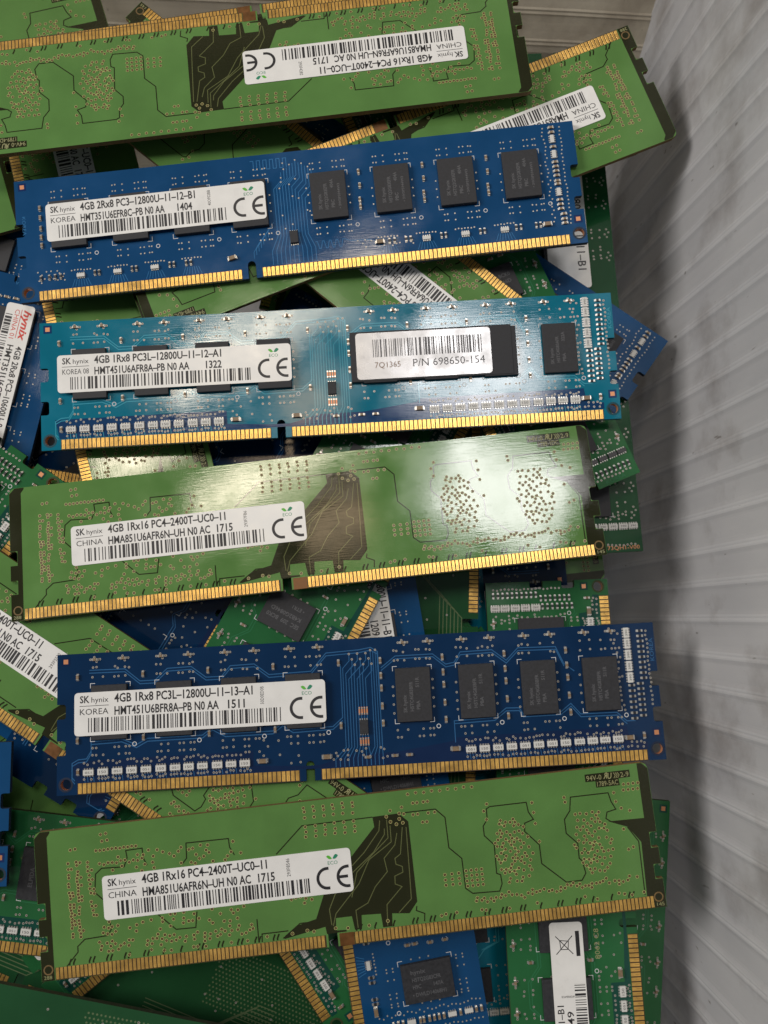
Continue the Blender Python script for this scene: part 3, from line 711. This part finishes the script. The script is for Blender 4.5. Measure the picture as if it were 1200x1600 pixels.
# ---------------------------------------------------------------- modules
POSE = {
    'M1': (-77.32, 73.03, -1.45, 1.96, -4.13, 5.76),
    'M2': (-70.36, 37.72, -1.37, 2.45, -2.25, 3.38),
    'M4': (-62.81, -38.2, -1.74, -0.47, -1.4, 3.1),
    'M5': (-63.91, -75.83, -2.32, 1.42, -1.94, 6.22),
    'M3': (-74.74, -0.88, -1.71, -3.18, -2.96, 6.44),
    'M0': (39.02, 151.92, 10.0, 2.76, 3.8, -173.51),
    'B15': (-206.04, -60.07, -0.22, 0.76, 1.2, 1.36),
    'B20': (-102.66, -100.37, -1.99, -0.17, -0.63, -11.1),
    'B38': (37.11, 156.96, 7.94, 2.88, 3.71, -171.7),
    'B1': (66.21, 141.4, 9.49, -0.79, 4.5, -158.51),
    'B2': (50.54, 68.16, 1.04, -0.55, 1.0, 140.77),
    'B12': (-119.87, 4.71, -5.03, 0.36, -1.3, -32.48),
    'C33': (-11.49, 144.85, -3.19, 0.87, -0.63, -66.87),
    'B7': (-17.72, -42.56, -5.3, -1.02, -0.3, 62.06),
    'B24': (-18.79, 34.55, -8.07, -0.16, 1.54, -80.65),
    'B10': (-142.22, -78.61, -7.95, -0.3, -0.23, 55.57),
    'B35': (-183.21, 90.83, -0.71, 0.28, 1.21, 17.73),
    'B36': (-189.05, 93.67, -3.54, -0.98, 1.13, 17.56),
    'B4': (63.11, 146.91, -6.2, 1.35, -1.07, -157.6),
    'B3': (-95.74, 151.44, -7.83, -1.11, -1.01, -74.52),
    'B14': (-175.87, -60.69, -11.42, 0.57, -0.6, -7.01),
    'B7b': (-55.43, -48.08, -11.62, 0.06, -1.13, 59.75),
    'B9': (-98.06, 86.54, -8.53, -1.94, 2.17, -101.12),
    'B22': (-77.99, 16.17, -13.42, 1.01, 0.49, -55.89),
    'B16': (-54.82, -9.15, -16.64, -1.64, -2.63, 148.3),
    'B32': (-47.12, 120.69, -9.88, 1.0, -1.27, -35.24),
    'B26': (68.06, -123.73, -7.7, -1.83, 2.01, 92.05),
    'B28': (29.77, -56.13, -14.5, -2.37, -2.21, 88.47),
    'B13': (-47.31, 4.69, -17.77, -0.38, 2.11, -141.4),
    'B6': (-8.62, 137.46, -15.24, 0.07, -0.14, -104.22),
    'B8': (-89.26, 125.34, -8.39, -1.13, 0.8, -162.38),
    'B11': (-45.93, 31.8, -16.14, -3.99, -1.54, 170.91),
    'B17': (-66.37, -91.66, -23.02, 1.49, -3.09, 38.59),
    'B40': (-97.7, 136.48, -10.63, 0.32, 4.41, -104.76),
    'B41': (-103.64, 60.13, -19.32, 3.84, 2.41, -60.95),
    'B31': (34.2, 147.54, -9.91, 2.02, 0.47, -86.74),
    'B25': (1.75, 30.06, -17.15, 1.14, 3.59, -85.08),
    'B18': (-129.0, -66.33, -23.9, 0.78, 0.66, -22.24),
    'B21': (-155.61, -76.91, -29.51, 8.25, 4.06, -15.9),
    'B27': (48.79, -41.51, -18.03, -0.0, 0.0, -95.59),
    'B9b': (-87.2, 75.65, -20.39, 3.43, 2.96, -69.59),
    'B29': (53.94, 38.21, -21.71, -0.23, 2.83, -175.85),
    'B30': (23.33, 139.64, -24.07, 0.21, 0.2, -84.2)}
GROUP = 'memory modules piled in the box'
def root(key, label):
    x, y, z, rx, ry, rz = POSE[key]
    o = bpy.data.objects.new('memory_module', None); COL.objects.link(o)
    o.location = (x * U, y * U, z * U); o.rotation_euler = tuple(math.radians(a) for a in (rx, ry, rz))
    o.empty_display_size = 0.01
    tag(o, label, 'memory module', GROUP)
    return o

_mk = {}
def board_mark(o, rev):
    if rev not in _mk:
        z = 0.032
        b = MB()
        b.text('94V-0', 119.7, 27.75, 3.3, 1.05, z, 0); b.text('R', 123.4, 27.85, 1.0, 1.2, z, 0, mirror=True, shear=-.2, bold=.02); b.text('U', 124.35, 27.7, 1.0, 1.2, z, 0, bold=.02, shear=.2)
        for k in range(3): b.strip([(125.7 + k * .42, 27.7), (126.1 + k * .42, 28.3), (125.7 + k * .42, 28.9)], 0.13, z, 0)
        b.text('2-9', 127.2, 27.75, 1.8, 1.05, z, 0); b.text('1789-' + rev, 121.9, 26.35, 4.6, 1.0, z, 0)
        n1 = MB(); n1.text('288', 0.5, 0.35, 1.7, 0.7, z, 0)
        n2 = MB(); n2.text('145', 131.3, 0.35, 1.6, 0.7, z, 0)
        _mk[rev] = (b.mesh('flammability_mark', [LEGEND]), n1.mesh('contact_number', [LEGEND]), n2.mesh('contact_number', [LEGEND]))
    part('flammability_mark', _mk[rev][0], o)
    for m in _mk[rev][1:]: part('contact_number', m, o)
LEGEND = mat('olive legend', (0.30, 0.30, 0.14), 0.5)

def green(key, label, rev='1DC', st=None):
    o = root(key, label)
    part('circuit_board', ME_GREEN, o); part('gold_contacts', CON_G[0], o); part('gold_contacts', CON_G[1], o)
    board_mark(o, rev)
    if st: sticker(o, 'hy', 13.9, 10.8, 67.0, 19.8, 0.06, st)
    return o

def ddr(key, label, me, lay='T', text=None, st=None, chips=True, arr=True, small=True, arrs=None):
    o = root(key, label)
    part('circuit_board', me, o); part('gold_contacts', CON_D[0], o); part('gold_contacts', CON_D[1], o)
    cm = {'T': CHIP_T, 'B': CHIP_B, 'S': CHIP_S}[lay]
    CX, CY = (CX_B, CY_B) if lay == 'B' else (CX_T, CY_T)
    if chips:
        for k, cx in enumerate(CX):
            c = part('memory_chip', cm, o, (cx, CY, 0))
            covered = st and st[1] - 2 < cx < st[3] + 2
            if text and not covered: part('lettering', text, c)
    if lay in 'TS' and arr:
        for k, x in enumerate(ARR_X):
            y = 4.55 if x < 60 else 4.65 + (x - 90) * 0.011
            part('resistor_array', arrs or (ARR if k % 2 else ARR0), o, (x, y, 0))
        for y in (28.0, 25.6, 23.1, 20.6, 18.1): part('resistor_array', arrs or ARRV, o, (127.0, y, 0), math.pi / 2)
    if lay in 'TS' and small:
        for x in (8.3, 14.5, 22.8, 28.9, 37, 43.4, 51.2, 57.5, 76.5, 82.2, 89.8, 96, 103.8, 109.7, 117.4, 123.4): part('capacitor', CAP, o, (x, 28.6, 0))
        for x in (4.5, 18.8, 33.1, 47.5, 62.0, 71.3, 85.2, 99.1, 113.0):
            for y in (24.9, 11.3): part('capacitor', CAP, o, (x, y, 0), math.pi / 2)
        for x in (71.3, 85.2, 99.1, 113.0):
            for y in (21.6, 18.9, 15.0): part('capacitor', CAP, o, (x, y, 0), math.pi / 2)
        for k in range(17): part('resistor', RES, o, (130.1 - (0.9 if k > 9 else 0), 28.3 - k * 1.16, 0))
        for k in range(7): part('resistor', RES, o, (127.2, 16.4 - k * 1.2, 0))
        part('capacitor', CAPL, o, (44.6, 4.8, 0)); part('capacitor', CAPL, o, (58.6, 4.9, 0)); part('capacitor', CAPL, o, (86.9, 5.0, 0)); part('capacitor', CAPL, o, (125.6, 5.2, 0))
        part('capacitor', CAP, o, (4.6, 4.7, 0), math.pi / 2); part('capacitor', CAP, o, (128.9, 5.4, 0), math.pi / 2)
        for x in (73.5, 76.7, 67.6): part('capacitor', CAP, o, (x, 4.3, 0))
        part('control_chip', EEP, o, (67.0, 10.8, 0))
        part('solder_pad_set', PADS, o, (67.0, 14.2, 0)); part('solder_pad_set', PADS, o, (67.0, 7.6, 0))
    if lay == 'B':
        for x in (14.7, 23.4, 32.2, 96.2, 105.3, 114.5): part('resistor_array', ARRS, o, (x, 5.15, 0))
        for y in (25.9, 22.1, 12.8): part('resistor_array', ARRS, o, (128.05, y, 0), math.pi / 2)
        for x in (5.2, 7.2, 8.6, 9.9, 18.0, 19.0, 26.8, 27.8, 35.7, 36.7, 39.6, 40.7, 87.5, 88.7, 91.4, 92.5, 99.7, 100.7, 108.8, 109.8, 117.2, 118.3, 121.9, 122.9):
            part('resistor', RES, o, (x, 5.4, 0), math.pi / 2)
        for x in (81.9, 97.0, 112.1):
            for y in (23.1, 19.7, 16.2, 14.5): part('capacitor', CAP, o, (x - (0.3 if y < 17 else 0), y, 0), math.pi / 2)
        for y in (22.6, 20.2, 17.6, 15.4, 13.4): part('capacitor', CAP, o, (5.9, y, 0), math.pi / 2)
        for y in (28.8, 27.6, 24.0, 20.2, 19.1, 18.0, 16.9, 15.6, 14.8, 10.9, 9.8, 8.7, 7.4, 6.2, 5.2):
            part('capacitor', CAP, o, (128.1 if y > 8 else 128.6, y, 0))
        part('capacitor', CAPL, o, (50.5, 5.3, 0), 0.2); part('capacitor', CAPL, o, (85.3, 5.4, 0)); part('capacitor', CAPL, o, (124.5, 5.3, 0))
        part('control_chip', EEP, o, (65.4, 8.7, 0))
    if st: sticker(o, st[0], st[1], st[2], st[3], st[4], 1.14, st[5])
    return o
ARR0 = array_mesh('resistor_array', 2.25, 1.15, None, '051')

def hy(country, l1, l2, date, code, seed, **k): return dict(country=country, l1=l1, l2=l2, date=date, code=code, seed=seed, **k)
G_L1, G_L2 = '4GB 1Rx16 PC4-2400T-UC0-11', 'HMA851U6AFR6N-UH N0 AC'
def gst(date, code, seed): return hy('CHINA', G_L1, G_L2, date, code, seed, w1=36.4, w2=32.6, wd=34.2)
# the six that lie on top
ddr('M1', 'bright blue module with white sticker and four bare chips, just above the teal module', ME_BLUE, 'B', TX_M1,
    ('hy', 7.7, 13.6, 59.6, 22.8, hy('KOREA', '4GB 2Rx8 PC3-12800U-11-12-B1', 'HMT351U6EFR8C-PB N0 AA', '1404', '40OF02BB', 1, w1=37.6, w2=29.8, wd=33.0)))
o = ddr('M2', 'teal module carrying a white sticker and a second silver sticker over its chips', ME_TEAL, 'T', TX_M2,
    ('hy', 4.4, 12.9, 58.0, 21.7, hy('KOREA 08', '4GB 1Rx8 PC3L-12800U-11-12-A1', 'HMT451U6AFR8A-PB N0 AA', '1322', '', 2, w1=38.6, w2=31.0, wd=34.9)))
b = MB(); b.box(90.4, 17.55, 37.4, 11.7, 0.1, 1.22, 0, 0.06); part('black_cover_strip', b.mesh('black_cover_strip', [BLACK]), o)
sticker(o, 'pn', 73.0, 12.1, 104.2, 23.0, 1.24, dict(paper=SILPAPER))
green('M3', 'green module back under the teal one, glare on its right end, fully in view', '1DC', gst('1715', '293F7FB6', 3))
ddr('M4', 'navy blue module with white sticker and four bare chips between the two big green modules', ME_NAVY, 'T', TX_M4,
    ('hy', 4.2, 12.4, 58.9, 21.6, hy('KOREA', '4GB 1Rx8 PC3L-12800U-11-13-A1', 'HMT451U6BFR8A-PB N0 AA', '1511', '50D0ED0B', 4, w1=39.0, w2=31.5, wd=33.5)))
green('M5', 'green module back right below the navy one, its whole sticker showing', '5AC', gst('1715', '293F8546', 5))
green('M0', 'green module back across the top with its gold contacts up and its sticker upside down', '4DC', gst('1715', '293F4282', 6))
# those that show between and around them
ddr('B15', 'blue module of which only the notched right end juts in at the left edge', ME_BLUE, 'B', TX_M1)
ddr('B20', 'dark green bare module back slanting across the bottom left corner', ME_DARK, 'T', None, None, False, False, False)
green('B38', 'green module directly beneath the topmost green one, only a strip of gold contacts showing')
green('B1', 'tilted green module at top right, upside-down sticker, notched end near the box wall', '4DC', gst('1715', '293F6621', 7))
green('B2', 'slanting green module whose sticker shows between the bright blue and the teal modules', '1CC', gst('1715', '293F7712', 8))
green('B12', 'slanting green module at the left edge whose sticker is cut off by the navy module', '3AC', gst('1715', '293F5530', 9))
o = ddr('C33', 'pale green module end with rows of dark resistors poking out right of the glare', ME_SAM, 'S', TX_S, arrs=ARRD)
ddr('B7', 'green module with one black chip and slanting gold contacts just above the navy module', ME_SAM, 'S', TX_S)
ddr('B24', 'blue module standing crosswise with a bare chip showing below the bottom green module', ME_BLUE, 'B', TX_H,
    ('hy', 7.7, 13.6, 59.6, 22.8, hy('KOREA', '4GB 2Rx8 PC3-12800U-11-11-B1', 'HMT351U6CFR8C-PB N0 AA', '1209', '', 10, w1=37.6, w2=29.8, wd=33.0)))
ddr('B10', 'green module at the left edge showing only a notched corner and small resistors', ME_SAM, 'S', TX_S)
green('B35', 'green module at the top left corner with rows of vias, beneath the topmost green one')
green('B4', 'green module with a dark end strip showing between the bright blue and teal modules', '1CC')
green('B3', 'upright green module near the left whose sticker ends in 1713', '2DC', gst('1713', '293F1180', 12))
ddr('B22', 'green module whose slanting gold contacts end in a hole at the bottom centre', ME_SAM, 'S', TX_S)
ddr('B14', 'green module at the left edge below the blue tabs, with a black chip', ME_SAM, 'S', TX_E)
ddr('B9', 'deep blue module at the left edge with red lettering on its white sticker', ME_BLUE, 'B', TX_H,
    ('red', 7.3, 16.4, 59.0, 23.2, dict(l1='4GB 2Rx8 PC3-10600U-9', l2='HMT351U6CFR8C-H9', seed=13)))
ddr('B36', 'blue module corner at the very top left above the green one', ME_BLUE, 'B', TX_H)
ddr('B16', 'blue module edge peeping out under the slanting green contacts left of the navy module', ME_BLUE, 'B', None)
ddr('B32', 'blue module corner pointing right against the box wall beside the teal module', ME_BLUE, 'B', TX_H)
o = ddr('B26', 'green module at bottom right with a crossed-out bin on its white sticker', ME_SAM, 'S', None,
    ('sam', 3.4, 12.9, 56.0, 20.4, dict(l1='4GB 2Rx8 PC3-12800U-11-11-B1', l2='M378B5273CH0-CK0', date='1249', seed=14)))
b = MB(); b.text('8062 C8', 47.6, 9.0, 6.4, 1.1, 0.05, 0); part('board_marking', b.mesh('board_marking', [LEGEND]), o)
ddr('B7b', 'dark blue module with slanting gold contacts just left of the black-chip green one', ME_NAVY, 'T', None, None, False, False, False)
ddr('B28', 'dark green module with fine upright traces and contacts above the navy module', ME_DARK, 'T', None, None, False, False, False)
green('B13', 'light green module with scattered vias under the blue tabs at lower left')
green('B6', 'green module with steep gold contacts deep between the bright blue, teal and green modules')
green('B8', 'green module back at the left edge between the topmost green and the bright blue module')
green('B11', 'shaded module deep at left showing only a short brown row of contacts')
ddr('B17', 'green module with a corner of white sticker showing under the navy one at lower left', ME_SAM, 'S', None,
    ('sam', 3.4, 12.9, 56.0, 20.4, dict(l1='4GB 2Rx8 PC3-12800U-11-11-B1', l2='M378B5273CH0-CK0', date='1243', seed=15)))
o = ddr('B31', 'long shaded green module running along the right of the pile, blurred white sticker', ME_SAMD, 'S', None,
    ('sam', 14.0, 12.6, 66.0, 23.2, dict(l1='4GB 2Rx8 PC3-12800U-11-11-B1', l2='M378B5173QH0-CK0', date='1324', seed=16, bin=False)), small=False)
b = MB(); b.text('M378B5173QH1-V00', 132.7, 15.2, 14.0, 0.95, 0.05, 0, math.pi / 2); part('board_marking', b.mesh('board_marking', [COPPER]), o)
ddr('B25', 'teal module strip showing between the crosswise blue and the bottom right green module', ME_TEAL, 'T', None, None, True, True, False)
ddr('B18', 'dark green module with slanting light traces at the bottom left', ME_DARK, 'T', None, None, False, False, False)
ddr('B21', 'dark green module with dotted pattern and notched end at the bottom', ME_DARK, 'T', None, None, False, False, False)
ddr('B27', 'plain green module lowest at the right beside the box wall, only its long edge showing', ME_SAM, 'S', None, None, False, False, True)
ddr('B9b', 'deep blue module in the shadow beneath the red-lettered one', ME_BLUE, 'B', None)
ddr('B29', 'dark blue module in the shadow above the navy one towards the right', ME_NAVY, 'T', None, None, False, False, True)
green('B30', 'olive module end in shadow right of the pile above the navy one')
ddr('B40', 'dark blue module in the black gap left of the bright blue one', ME_BLUE, 'B', None)
ddr('B41', 'navy module in the deep gap just left of the teal one', ME_NAVY, 'T', None)
